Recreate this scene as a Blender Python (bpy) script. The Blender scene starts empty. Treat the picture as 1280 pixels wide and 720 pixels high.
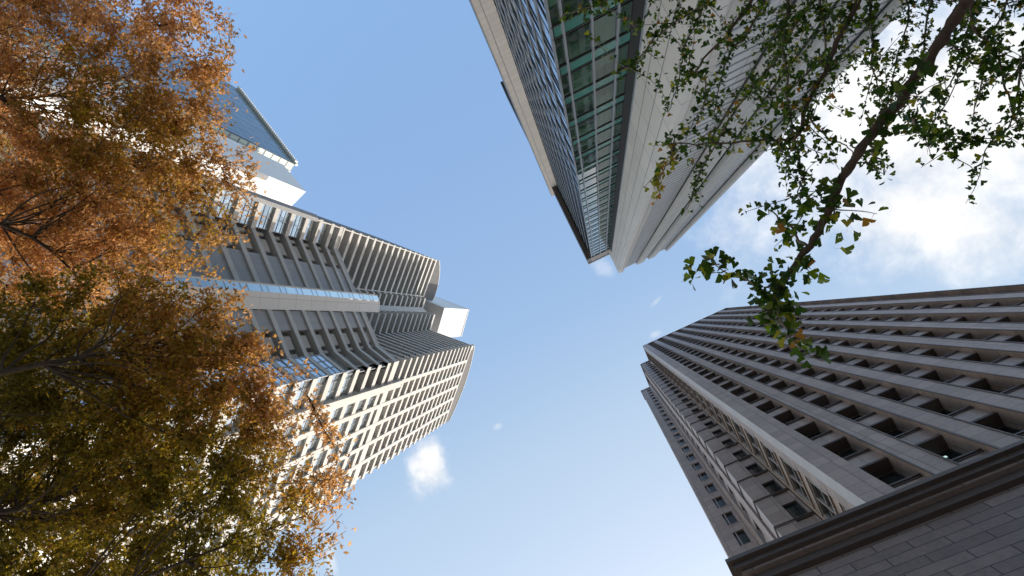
import bpy, math, random
import numpy as np
from mathutils import Vector, Matrix, noise
R = math.radians
SC = bpy.context.scene
COL = SC.collection

# ------------------------------------------------------------------ camera
EYE = 1.6
cam_d = bpy.data.cameras.new('camera')
cam_d.sensor_width = 36.0
cam_d.lens = 36.0 * 750.0 / 1280.0
cam_d.clip_start = 0.05
cam_d.clip_end = 6000
cam = bpy.data.objects.new('camera', cam_d)
COL.objects.link(cam)
right = Vector((0.89570306, 0.41887661, 0.14919255))
down = Vector((-0.4297925, 0.90159798, 0.04898467))
fwd = Vector((-0.11399317, -0.10799755, 0.98759409))
m3 = Matrix((right, -down, -fwd)).transposed()
cam.matrix_world = Matrix.Translation((0, 0, EYE)) @ m3.to_4x4()
SC.camera = cam
SC.render.resolution_x = 1024
SC.render.resolution_y = 576

# ------------------------------------------------------------------ sun, sky
SUN_AZ, SUN_EL = 89.0, 33.0            # azimuth measured from +X towards +Y
sd = bpy.data.lights.new('sun', 'SUN')
sd.energy = 3.0
sd.angle = R(0.5)
sd.color = (1.0, 0.93, 0.82)
sun = bpy.data.objects.new('sun', sd)
COL.objects.link(sun)
sv = Vector((math.cos(R(SUN_AZ)) * math.cos(R(SUN_EL)), math.sin(R(SUN_AZ)) * math.cos(R(SUN_EL)), math.sin(R(SUN_EL))))
sun.rotation_euler = sv.to_track_quat('Z', 'Y').to_euler()
sun.location = (0, 0, 400)

world = bpy.data.worlds.new('World')
SC.world = world
world.use_nodes = True
wt = world.node_tree
for n in list(wt.nodes):
    wt.nodes.remove(n)


def N(t, typ, **kw):
    n = t.nodes.new(typ)
    for k, v in kw.items():
        if k.startswith('i_'):
            key = k[2:]
            key = int(key) if key.isdigit() else key.replace('_', ' ')
            n.inputs[key].default_value = v
        else:
            setattr(n, k, v)
    return n


def L(t, a, b):
    t.links.new(a, b)


def mth(t, op, a, b=None, c=None, clamp=False):
    n = t.nodes.new('ShaderNodeMath')
    n.operation = op
    n.use_clamp = clamp
    for i, v in enumerate((a, b, c)):
        if v is None:
            continue
        if isinstance(v, (int, float)):
            n.inputs[i].default_value = v
        else:
            t.links.new(v, n.inputs[i])
    return n.outputs[0]


sky = N(wt, 'ShaderNodeTexSky', sky_type='NISHITA', sun_disc=False, sun_elevation=R(SUN_EL), sun_rotation=R(90 - SUN_AZ),
        altitude=40.0, air_density=1.0, dust_density=1.6, ozone_density=2.2)
tc = N(wt, 'ShaderNodeTexCoord')
sep = N(wt, 'ShaderNodeSeparateXYZ')
L(wt, tc.outputs['Generated'], sep.inputs[0])
zc = mth(wt, 'MAXIMUM', sep.outputs[2], 0.06)
u = mth(wt, 'DIVIDE', sep.outputs[0], zc)
v = mth(wt, 'DIVIDE', sep.outputs[1], zc)
comb = N(wt, 'ShaderNodeCombineXYZ')
L(wt, u, comb.inputs[0])
L(wt, v, comb.inputs[1])


def wnoise(scale, detail, rough, off, dist=0.0):
    mp = N(wt, 'ShaderNodeMapping')
    mp.inputs['Location'].default_value = off
    L(wt, comb.outputs[0], mp.inputs[0])
    n = N(wt, 'ShaderNodeTexNoise', i_Scale=scale, i_Detail=detail, i_Roughness=rough, i_Distortion=dist)
    L(wt, mp.outputs[0], n.inputs['Vector'])
    return n.outputs['Fac']


big = wnoise(3.2, 7.0, 0.58, (3.1, 7.7, 0.0), 0.25)
fine = wnoise(14.0, 9.0, 0.62, (1.3, 2.9, 4.0), 0.15)
nz = mth(wt, 'ADD', mth(wt, 'MULTIPLY', mth(wt, 'SUBTRACT', big, 0.5), 1.5),
         mth(wt, 'MULTIPLY', mth(wt, 'SUBTRACT', fine, 0.5), 1.3))


def blob(cu, cv, ru, rv, amp, nk=1.0, rot=0.0):
    du = mth(wt, 'SUBTRACT', u, cu)
    dv = mth(wt, 'SUBTRACT', v, cv)
    c, s = math.cos(R(rot)), math.sin(R(rot))
    a = mth(wt, 'DIVIDE', mth(wt, 'ADD', mth(wt, 'MULTIPLY', du, c), mth(wt, 'MULTIPLY', dv, s)), ru)
    b = mth(wt, 'DIVIDE', mth(wt, 'ADD', mth(wt, 'MULTIPLY', du, -s), mth(wt, 'MULTIPLY', dv, c)), rv)
    d = mth(wt, 'SQRT', mth(wt, 'ADD', mth(wt, 'MULTIPLY', a, a), mth(wt, 'MULTIPLY', b, b)))
    e = mth(wt, 'ADD', mth(wt, 'SUBTRACT', 1.0, d), mth(wt, 'MULTIPLY', nz, nk))
    ss = N(wt, 'ShaderNodeMapRange', interpolation_type='SMOOTHSTEP', i_1=-0.1, i_2=0.85, i_3=0.0, i_4=amp)
    L(wt, e, ss.inputs[0])
    return ss.outputs[0]


blobs = [blob(0.66, -0.05, 0.50, 0.30, 1.0, 0.8, 20), blob(0.52, 0.07, 0.22, 0.13, 1.0, 0.8, 30),
         blob(0.36, -0.10, 0.07, 0.05, 0.5, 1.2), blob(-0.365, 0.095, 0.058, 0.040, 1.0, 1.5, -50),
         blob(-0.60, 0.185, 0.05, 0.014, 0.4, 1.6, 100), blob(0.09, 0.012, 0.020, 0.006, 0.30, 1.6, -20),
         blob(-0.235, 0.09, 0.014, 0.008, 0.35, 1.4), blob(0.035, -0.075, 0.03, 0.016, 0.25, 1.6, 60),
         blob(0.065, 0.06, 0.014, 0.008, 0.3, 1.4), blob(0.13, 0.21, 0.08, 0.06, 0.85, 0.8),
         blob(0.9, 0.5, 0.4, 0.2, 0.8, 1.2), blob(1.2, -0.3, 0.4, 0.3, 0.8, 1.2)]
acc = blobs[0]
for b in blobs[1:]:
    acc = mth(wt, 'MAXIMUM', acc, b)
# sky colour: the camera's white balance leaves it a little paler than the model
veil = N(wt, 'ShaderNodeMix', data_type='RGBA')
veil.inputs['Factor'].default_value = 0.30
L(wt, sky.outputs[0], veil.inputs[6])
veil.inputs[7].default_value = (2.4, 3.8, 6.5, 1)
# thin high haze gathers towards the sun's side of the sky
rp = N(wt, 'ShaderNodeValToRGB')
els = rp.color_ramp.elements
els[0].position, els[0].color = 0.20, (0.47, 0.495, 0.475, 1)
els[1].position, els[1].color = 0.335, (0.50, 0.50, 0.475, 1)
for ps, cl in ((0.475, (0.56, 0.535, 0.465, 1)), (0.59, (0.70, 0.595, 0.45, 1)), (0.8, (0.72, 0.60, 0.46, 1))):
    e = els.new(ps)
    e.color = cl
L(wt, mth(wt, 'MULTIPLY_ADD', v, 0.5, 0.5, clamp=True), rp.inputs[0])
rp2 = N(wt, 'ShaderNodeVectorMath', operation='SCALE')
rp2.inputs['Scale'].default_value = 2.0
L(wt, rp.outputs[0], rp2.inputs[0])
hz = N(wt, 'ShaderNodeMix', data_type='RGBA', blend_type='MULTIPLY')
hz.inputs['Factor'].default_value = 1.0
L(wt, veil.outputs[2], hz.inputs[6])
L(wt, rp2.outputs[0], hz.inputs[7])
cmix = N(wt, 'ShaderNodeMix', data_type='RGBA')
L(wt, acc, cmix.inputs['Factor'])
L(wt, hz.outputs[2], cmix.inputs[6])
shade = N(wt, 'ShaderNodeMapRange', i_1=0.3, i_2=0.7, i_3=0.86, i_4=1.06)
L(wt, fine, shade.inputs[0])
cc = N(wt, 'ShaderNodeMix', data_type='RGBA', blend_type='MULTIPLY')
cc.inputs['Factor'].default_value = 1.0
cc.inputs[6].default_value = (4.2, 4.22, 4.25, 1)
L(wt, shade.outputs[0], cc.inputs[7])
L(wt, cc.outputs[2], cmix.inputs[7])
bg = N(wt, 'ShaderNodeBackground', i_Strength=0.15)
L(wt, cmix.outputs[2], bg.inputs[0])
wo = N(wt, 'ShaderNodeOutputWorld')
L(wt, bg.outputs[0], wo.inputs[0])

SC.render.engine = 'CYCLES'
SC.view_settings.view_transform = 'Standard'
SC.view_settings.look = 'None'
SC.view_settings.exposure = 0.76
SC.view_settings.gamma = 1.0
SC.cycles.max_bounces = 8
SC.cycles.diffuse_bounces = 4
SC.cycles.transmission_bounces = 4
SC.cycles.transparent_max_bounces = 8


# ------------------------------------------------------------------ materials
def new_mat(name):
    m = bpy.data.materials.new(name)
    m.use_nodes = True
    t = m.node_tree
    return m, t, t.nodes['Principled BSDF']


def wall_coords(t):
    """(metres along the wall, height) whatever way the wall faces"""
    g = N(t, 'ShaderNodeNewGeometry')
    cr = N(t, 'ShaderNodeVectorMath', operation='CROSS_PRODUCT')
    cr.inputs[0].default_value = (0, 0, 1)
    L(t, g.outputs['True Normal'], cr.inputs[1])
    nm = N(t, 'ShaderNodeVectorMath', operation='NORMALIZE')
    L(t, cr.outputs[0], nm.inputs[0])
    dt = N(t, 'ShaderNodeVectorMath', operation='DOT_PRODUCT')
    L(t, nm.outputs[0], dt.inputs[0])
    L(t, g.outputs['Position'], dt.inputs[1])
    sp = N(t, 'ShaderNodeSeparateXYZ')
    L(t, g.outputs['Position'], sp.inputs[0])
    cb = N(t, 'ShaderNodeCombineXYZ')
    L(t, dt.outputs['Value'], cb.inputs[0])
    L(t, sp.outputs[2], cb.inputs[1])
    return cb.outputs[0], g


def mat_panel(name, col, bw, bh, joint=0.02, jcol=0.55, var=0.10, rough=0.7, off=0.0, metal=0.0, grain=0.12, spec=0.4, streak=0.10):
    m, t, p = new_mat(name)
    vec, g = wall_coords(t)
    br = N(t, 'ShaderNodeTexBrick', offset=off, squash=1.0)
    br.inputs['Scale'].default_value = 1.0
    br.inputs['Brick Width'].default_value = bw
    br.inputs['Row Height'].default_value = bh
    br.inputs['Mortar Size'].default_value = joint
    br.inputs['Mortar Smooth'].default_value = 0.1
    c = Vector(col)
    br.inputs['Color1'].default_value = (*(c * (1 - var)), 1)
    br.inputs['Color2'].default_value = (*(c * (1 + var)), 1)
    br.inputs['Mortar'].default_value = (*(c * jcol), 1)
    L(t, vec, br.inputs['Vector'])
    nz = N(t, 'ShaderNodeTexNoise', i_Scale=7.0, i_Detail=8.0, i_Roughness=0.7)
    L(t, g.outputs['Position'], nz.inputs['Vector'])
    mp = N(t, 'ShaderNodeMapping')
    mp.inputs['Scale'].default_value = (1.6, 0.05, 1.0)
    L(t, vec, mp.inputs[0])
    st = N(t, 'ShaderNodeTexNoise', i_Scale=1.0, i_Detail=5.0, i_Roughness=0.6)
    L(t, mp.outputs[0], st.inputs['Vector'])
    f = mth(t, 'ADD', mth(t, 'MULTIPLY_ADD', nz.outputs['Fac'], grain * 2, 1 - grain),
            mth(t, 'MULTIPLY_ADD', st.outputs['Fac'], streak * 2, -streak))
    mx = N(t, 'ShaderNodeMix', data_type='RGBA', blend_type='MULTIPLY')
    mx.inputs['Factor'].default_value = 1.0
    L(t, br.outputs['Color'], mx.inputs[6])
    L(t, f, mx.inputs[7])
    L(t, mx.outputs[2], p.inputs['Base Color'])
    p.inputs['Roughness'].default_value = rough
    p.inputs['Metallic'].default_value = metal
    p.inputs['Specular IOR Level'].default_value = spec
    bp = N(t, 'ShaderNodeBump', i_Strength=0.35, i_Distance=0.02)
    bp.invert = True
    L(t, br.outputs['Fac'], bp.inputs['Height'])
    L(t, bp.outputs[0], p.inputs['Normal'])
    return m


def mat_plain(name, col, rough=0.6, metal=0.0, var=0.08, scale=2.0, spec=0.4):
    m, t, p = new_mat(name)
    g = N(t, 'ShaderNodeNewGeometry')
    nz = N(t, 'ShaderNodeTexNoise', i_Scale=scale, i_Detail=6.0, i_Roughness=0.65)
    L(t, g.outputs['Position'], nz.inputs['Vector'])
    cr = N(t, 'ShaderNodeMix', data_type='RGBA')
    c = Vector(col)
    cr.inputs[6].default_value = (*(c * (1 - 2 * var)), 1)
    cr.inputs[7].default_value = (*(c * (1 + 2 * var)), 1)
    L(t, nz.outputs['Fac'], cr.inputs['Factor'])
    L(t, cr.outputs[2], p.inputs['Base Color'])
    p.inputs['Roughness'].default_value = rough
    p.inputs['Metallic'].default_value = metal
    p.inputs['Specular IOR Level'].default_value = spec
    return m


def mat_glass(name, col, rough=0.03, ior=1.7, metal=0.0, wob=0.02, var=0.3, cell=(1.3, 2.0)):
    """reflective facade glass, each pane slightly differently set and tinted"""
    m, t, p = new_mat(name)
    vec, g = wall_coords(t)
    mp = N(t, 'ShaderNodeMapping')
    mp.inputs['Scale'].default_value = (1 / cell[0], 1 / cell[1], 1)
    L(t, vec, mp.inputs[0])
    fl = N(t, 'ShaderNodeVectorMath', operation='FLOOR')
    L(t, mp.outputs[0], fl.inputs[0])
    wn = N(t, 'ShaderNodeTexWhiteNoise', noise_dimensions='3D')
    L(t, fl.outputs[0], wn.inputs['Vector'])
    mr = N(t, 'ShaderNodeMapRange', i_3=1 - var, i_4=1 + var)
    L(t, wn.outputs['Value'], mr.inputs[0])
    mx = N(t, 'ShaderNodeMix', data_type='RGBA', blend_type='MULTIPLY')
    mx.inputs['Factor'].default_value = 1.0
    mx.inputs[6].default_value = (*col, 1)
    L(t, mr.outputs[0], mx.inputs[7])
    L(t, mx.outputs[2], p.inputs['Base Color'])
    nz = N(t, 'ShaderNodeTexNoise', i_Scale=0.9, i_Detail=1.0)
    L(t, g.outputs['Position'], nz.inputs['Vector'])
    bp = N(t, 'ShaderNodeBump', i_Strength=wob, i_Distance=0.5)
    L(t, nz.outputs['Fac'], bp.inputs['Height'])
    L(t, bp.outputs[0], p.inputs['Normal'])
    p.inputs['Roughness'].default_value = rough
    p.inputs['IOR'].default_value = ior
    p.inputs['Metallic'].default_value = metal
    return m


M = {}
M['conc'] = mat_panel('pale_concrete', (0.56, 0.545, 0.52), 3.3, 4.0, 0.02, 0.75, 0.03, 0.75)
M['conc_plain'] = mat_plain('pale_concrete_trim', (0.58, 0.565, 0.54), 0.75, var=0.06, scale=1.2)
M['panel_grey'] = mat_panel('grey_panel', (0.36, 0.36, 0.365), 1.1, 0.5, 0.015, 0.7, 0.04, 0.5)
M['screen'] = mat_panel('louvred_screen', (0.13, 0.125, 0.12), 1.6, 0.8, 0.03, 0.6, 0.05, 0.7)
M['beige'] = mat_plain('beige_panel', (0.46, 0.43, 0.39), 0.8)
M['white'] = mat_panel('white_cladding', (0.70, 0.70, 0.69), 2.0, 2.0, 0.02, 0.8, 0.02, 0.6, grain=0.03, streak=0.03)
M['dark_void'] = mat_plain('dark_recess', (0.07, 0.068, 0.065), 0.7)
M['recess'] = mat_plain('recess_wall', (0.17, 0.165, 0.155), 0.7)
M['glass_black'] = mat_plain('unlit_window_glass', (0.018, 0.022, 0.022), 0.25, spec=0.12)
M['glass_blue'] = mat_glass('pale_blue_glass', (0.62, 0.70, 0.73), 0.12, 1.6, 0.8, var=0.22, cell=(0.9, 1.15))
M['glass_dark'] = mat_glass('dark_glass', (0.020, 0.026, 0.025), 0.06, 1.22, var=0.6, cell=(2.08, 3.93))
M['glass_strip'] = mat_glass('sky_blue_glass', (0.62, 0.86, 1.0), 0.3, 1.5, 0.95, var=0.06, cell=(1, 2))
M['frame_dark'] = mat_plain('dark_window_frame', (0.035, 0.035, 0.037), 0.6, 0.0, spec=0.2)
M['frame_grey'] = mat_plain('grey_window_frame', (0.33, 0.34, 0.35), 0.4, 0.2)
M['stone'] = mat_panel('brown_granite', (0.365, 0.29, 0.255), 0.95, 0.98, 0.014, 0.40, 0.12, 0.55, grain=0.35, streak=0.2)
M['stone_beige'] = mat_panel('beige_granite', (0.42, 0.33, 0.27), 0.95, 0.98, 0.014, 0.45, 0.07, 0.6, grain=0.25)
M['stone_pale'] = mat_panel('pale_granite', (0.44, 0.42, 0.415), 0.95, 0.98, 0.012, 0.6, 0.05, 0.5, grain=0.12)
M['stone_mid'] = mat_panel('grey_granite', (0.37, 0.33, 0.31), 0.95, 0.98, 0.012, 0.5, 0.08, 0.5, grain=0.2)
M['stone_pod'] = mat_panel('dark_rusticated_granite', (0.215, 0.168, 0.152), 1.45, 0.43, 0.016, 0.25, 0.20, 0.6, off=0.5, grain=0.45, streak=0.3)
M['trim_dark'] = mat_plain('dark_stone_trim', (0.085, 0.066, 0.058), 0.5, var=0.15, scale=6)
M['clad'] = mat_panel('grey_ceramic_cladding', (0.60, 0.595, 0.575), 0.9, 3.73, 0.03, 0.40, 0.05, 0.55, grain=0.10, streak=0.10)
M['clad_fine'] = mat_panel('grey_striped_cladding', (0.57, 0.575, 0.58), 2.4, 0.93, 0.03, 0.62, 0.04, 0.45, grain=0.08)
M['clad_warm'] = mat_panel('warm_grey_cladding', (0.51, 0.50, 0.475), 1.0, 0.93, 0.02, 0.65, 0.05, 0.6, grain=0.12, streak=0.10)
M['fascia'] = mat_plain('dark_brown_fascia', (0.075, 0.065, 0.06), 0.5)
M['soffit'] = mat_plain('bronze_soffit', (0.20, 0.17, 0.14), 0.5)
M['glass_green'] = mat_glass('green_tinted_glass', (0.035, 0.075, 0.055), 0.015, 1.68, 0.0, wob=0.01, var=0.6, cell=(1.18, 3.73))
M['glass_teal'] = mat_glass('teal_spandrel_glass', (0.06, 0.20, 0.18), 0.06, 1.6, 0.0, wob=0.01, var=0.15, cell=(1.18, 3.73))
M['glass_side'] = mat_glass('sky_reflecting_glass', (0.20, 0.29, 0.38), 0.02, 1.9, 0.4, wob=0.0, var=0.1, cell=(1.5, 1.86))
M['alu'] = mat_plain('anodised_aluminium', (0.27, 0.31, 0.35), 0.4, 0.4)
M['alu_blue'] = mat_plain('painted_metal_fin', (0.20, 0.25, 0.30), 0.4, 0.3)
M['black'] = mat_plain('black_metal', (0.02, 0.02, 0.022), 0.4)
M['glass_w'] = mat_glass('deep_blue_glass', (0.15, 0.22, 0.27), 0.08, 1.5, 0.5, var=0.1, cell=(1.5, 4))
M['glass_w2'] = mat_glass('pale_green_glass', (0.62, 0.70, 0.60), 0.25, 1.5, 0.1, var=0.2, cell=(2.2, 4))
M['ground'] = mat_plain('paving', (0.24, 0.235, 0.225), 0.85, scale=0.6)
M['asphalt'] = mat_plain('asphalt', (0.05, 0.05, 0.052), 0.9, scale=3)
M['kerb'] = mat_plain('kerb_stone', (0.32, 0.31, 0.30), 0.8)
M['paint'] = mat_plain('road_paint', (0.75, 0.75, 0.73), 0.7)
lamp, lt, lp = new_mat('office_ceiling_lamp')
lp.inputs['Base Color'].default_value = (0.6, 0.75, 0.72, 1)
lp.inputs['Emission Color'].default_value = (0.55, 0.80, 0.75, 1)
lp.inputs['Emission Strength'].default_value = 0.55
M['lamp'] = lamp
M['blind'] = mat_plain('window_blind', (0.30, 0.32, 0.31), 0.8)


# ------------------------------------------------------------------ mesh helpers
class MB:
    def __init__(s):
        s.v = []
        s.f = []

    def add(s, vs, fs):
        o = len(s.v)
        s.v.extend(vs)
        s.f.extend([tuple(i + o for i in f) for f in fs])
        return s

    def prism(s, poly, z0, z1, ztop=None):
        n = len(poly)
        a = sum(poly[i][0] * poly[(i + 1) % n][1] - poly[(i + 1) % n][0] * poly[i][1] for i in range(n))
        if a < 0:
            poly = poly[::-1]
            if ztop:
                ztop = ztop[::-1]
        zt = ztop or [z1] * n
        vs = [(x, y, z0) for x, y in poly] + [(p[0], p[1], zt[i]) for i, p in enumerate(poly)]
        fs = [tuple(range(n))[::-1], tuple(range(n, 2 * n))]
        fs += [(i, (i + 1) % n, n + (i + 1) % n, n + i) for i in range(n)]
        return s.add(vs, fs)

    def ribbon(s, pts, z0, z1, n0, n1, closed_ends=True):
        """a band that follows a wall line pts, between n0 and n1 metres in front of it (outside is on the right)"""
        def off(d):
            out = []
            for i, p in enumerate(pts):
                p = Vector(p)
                ns = []
                if i > 0:
                    e = (p - Vector(pts[i - 1])).normalized()
                    ns.append(Vector((e.y, -e.x)))
                if i < len(pts) - 1:
                    e = (Vector(pts[i + 1]) - p).normalized()
                    ns.append(Vector((e.y, -e.x)))
                if len(ns) == 2:
                    m = ns[0] + ns[1]
                    k = m.dot(ns[0])
                    m = m / max(k, 0.35)
                else:
                    m = ns[0]
                q = p + m * d
                out.append((q.x, q.y))
            return out
        A, B = off(n0), off(n1)
        n = len(pts)
        vs = [(x, y, z0) for x, y in A] + [(x, y, z0) for x, y in B] + [(x, y, z1) for x, y in A] + [(x, y, z1) for x, y in B]
        fs = []
        for i in range(n - 1):
            a0, a1, b0, b1 = i, i + 1, n + i, n + i + 1
            fs += [(a0, a1, b1, b0), (2 * n + a0, 2 * n + b0, 2 * n + b1, 2 * n + a1),
                   (b0, b1, 2 * n + b1, 2 * n + b0), (a1, a0, 2 * n + a0, 2 * n + a1)]
        fs += [(0, n, 3 * n, 2 * n), (n - 1, 3 * n - 1, 4 * n - 1, 2 * n - 1)]
        return s.add(vs, fs)

    def fbox(s, F, s0, s1, n0, n1, z0, z1):
        o, d, nn = F
        vs = []
        for z in (z0, z1):
            for a, b in ((s0, n0), (s1, n0), (s1, n1), (s0, n1)):
                vs.append((o[0] + d[0] * a + nn[0] * b, o[1] + d[1] * a + nn[1] * b, z))
        return s.add(vs, [(3, 2, 1, 0), (4, 5, 6, 7), (0, 1, 5, 4), (1, 2, 6, 5), (2, 3, 7, 6), (3, 0, 4, 7)])

    def obj(s, name, m, parent=None, smooth=False, zoff=EYE, kind=None, label=None, fix=True):
        me = bpy.data.meshes.new(name)
        me.from_pydata([(x, y, z + zoff) for x, y, z in s.v], [], s.f)
        me.materials.append(m)
        if fix:
            import bmesh
            bm = bmesh.new()
            bm.from_mesh(me)
            bmesh.ops.recalc_face_normals(bm, faces=bm.faces)
            bm.to_mesh(me)
            bm.free()
        if smooth:
            me.polygons.foreach_set('use_smooth', [True] * len(me.polygons))
        o = bpy.data.objects.new(name, me)
        COL.objects.link(o)
        if parent:
            o.parent = parent
            o.matrix_parent_inverse = Matrix.Translation(-parent_loc(parent))
        if kind:
            o['kind'] = kind
        if label:
            o['label'] = label
        return o


def parent_loc(p):
    v = Vector(p.location) if p.type == 'EMPTY' else Vector((0, 0, 0))
    return v


def frame(p, q):
    d = (Vector(q) - Vector(p))
    ln = d.length
    d.normalize()
    return (p, (d.x, d.y), (d.y, -d.x)), ln


def thing(name, label, cat, loc, group=None):
    o = bpy.data.objects.new(name, None)
    COL.objects.link(o)
    o.location = loc
    o['label'] = label
    o['category'] = cat
    if group:
        o['group'] = group
    return o


def project(x, y, z):
    w = Vector((x, y, z))
    c = Vector((right.dot(w), down.dot(w), fwd.dot(w)))
    if c.z <= 0.01:
        return None
    return 640 + 750 * c.x / c.z, 360 + 750 * c.y / c.z


class Windows:
    """collects a tower's windows; the hundred that show largest become parts of their own"""
    def __init__(s, parent, fm, pm, lamps=()):
        s.items = []
        s.parent, s.fm, s.pm = parent, fm, pm

    def add(s, F, s0, s1, z0, z1, n, fr=0.07, mull=(), trans=(), dep=0.12, pm=None, fm=None, gap=0.004):
        o, d, nn = F
        c = [(o[0] + d[0] * a + nn[0] * n, o[1] + d[1] * a + nn[1] * n, z) for a, z in ((s0, z0), (s1, z0), (s1, z1), (s0, z1))]
        ps = [project(*q) for q in c]
        score = 0
        if all(ps):
            score = abs(sum(ps[i][0] * ps[(i + 1) % 4][1] - ps[(i + 1) % 4][0] * ps[i][1] for i in range(4))) / 2
            mx, my = sum(p[0] for p in ps) / 4, sum(p[1] for p in ps) / 4
            if not (-10 < mx < 1290 and -10 < my < 730):
                score = 0
        s.items.append((score, F, s0, s1, z0, z1, n, fr, mull, trans, dep, pm or s.pm, fm or s.fm))

    @staticmethod
    def build(fb, pb, it):
        _, F, s0, s1, z0, z1, n, fr, mull, trans, dep, pm, fm = it
        fb.fbox(F, s0, s1, n, n + dep, z0, z0 + fr)
        fb.fbox(F, s0, s1, n, n + dep, z1 - fr, z1)
        fb.fbox(F, s0, s0 + fr, n, n + dep, z0 + fr, z1 - fr)
        fb.fbox(F, s1 - fr, s1, n, n + dep, z0 + fr, z1 - fr)
        for k in mull:
            a = s0 + (s1 - s0) * k
            fb.fbox(F, a - fr / 2, a + fr / 2, n, n + dep * 0.9, z0 + fr, z1 - fr)
        for k in trans:
            a = z0 + (z1 - z0) * k
            fb.fbox(F, s0 + fr, s1 - fr, n, n + dep * 0.8, a - fr / 2, a + fr / 2)
        pb.fbox(F, s0 + fr, s1 - fr, n + 0.01, n + dep * 0.4, z0 + fr, z1 - fr)

    def finish(s, cap=100):
        s.items.sort(key=lambda t: -t[0])
        for it in s.items[:cap]:
            fb, pb = MB(), MB()
            s.build(fb, pb, it)
            w = fb.obj('window', it[12], s.parent)
            pb.obj('pane', it[11], w)
        rest = {}
        for it in s.items[cap:]:
            fb, pb = rest.setdefault((it[12].name, it[11].name), (MB(), MB(), it[12], it[11]))[:2]
            s.build(fb, pb, it)
        for k, (fb, pb, fm, pm) in rest.items():
            w = fb.obj('window', fm, s.parent, kind='stuff')
            pb.obj('pane', pm, w)


# ------------------------------------------------------------------ ground
def structure(name, mb, m, zoff=0.0):
    o = mb.obj(name, m, zoff=zoff)
    o['kind'] = 'structure'
    return o


structure('ground', MB().add([(-3000, -3000, 0), (3000, -3000, 0), (3000, 3000, 0), (-3000, 3000, 0)], [(0, 1, 2, 3)]), M['ground'], zoff=-0.14)
structure('road', MB().add([(-60, -9.6, 0), (80, -9.6, 0), (80, -5.5, 0), (-60, -5.5, 0)], [(0, 1, 2, 3)]), M['asphalt'], zoff=-0.136)
structure('pavement', MB().prism([(-28, -5.2), (60, -5.2), (60, 6.5), (-28, 6.5)], -0.13, 0.0), M['ground'])
structure('kerb', MB().prism([(-28.3, -5.5), (60, -5.5), (60, -5.2), (-28.3, -5.2)], -0.13, 0.003)
          .prism([(-28.3, -5.2), (-28, -5.2), (-28, 6.8), (-28.3, 6.8)], -0.13, 0.003), M['kerb'])


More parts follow.
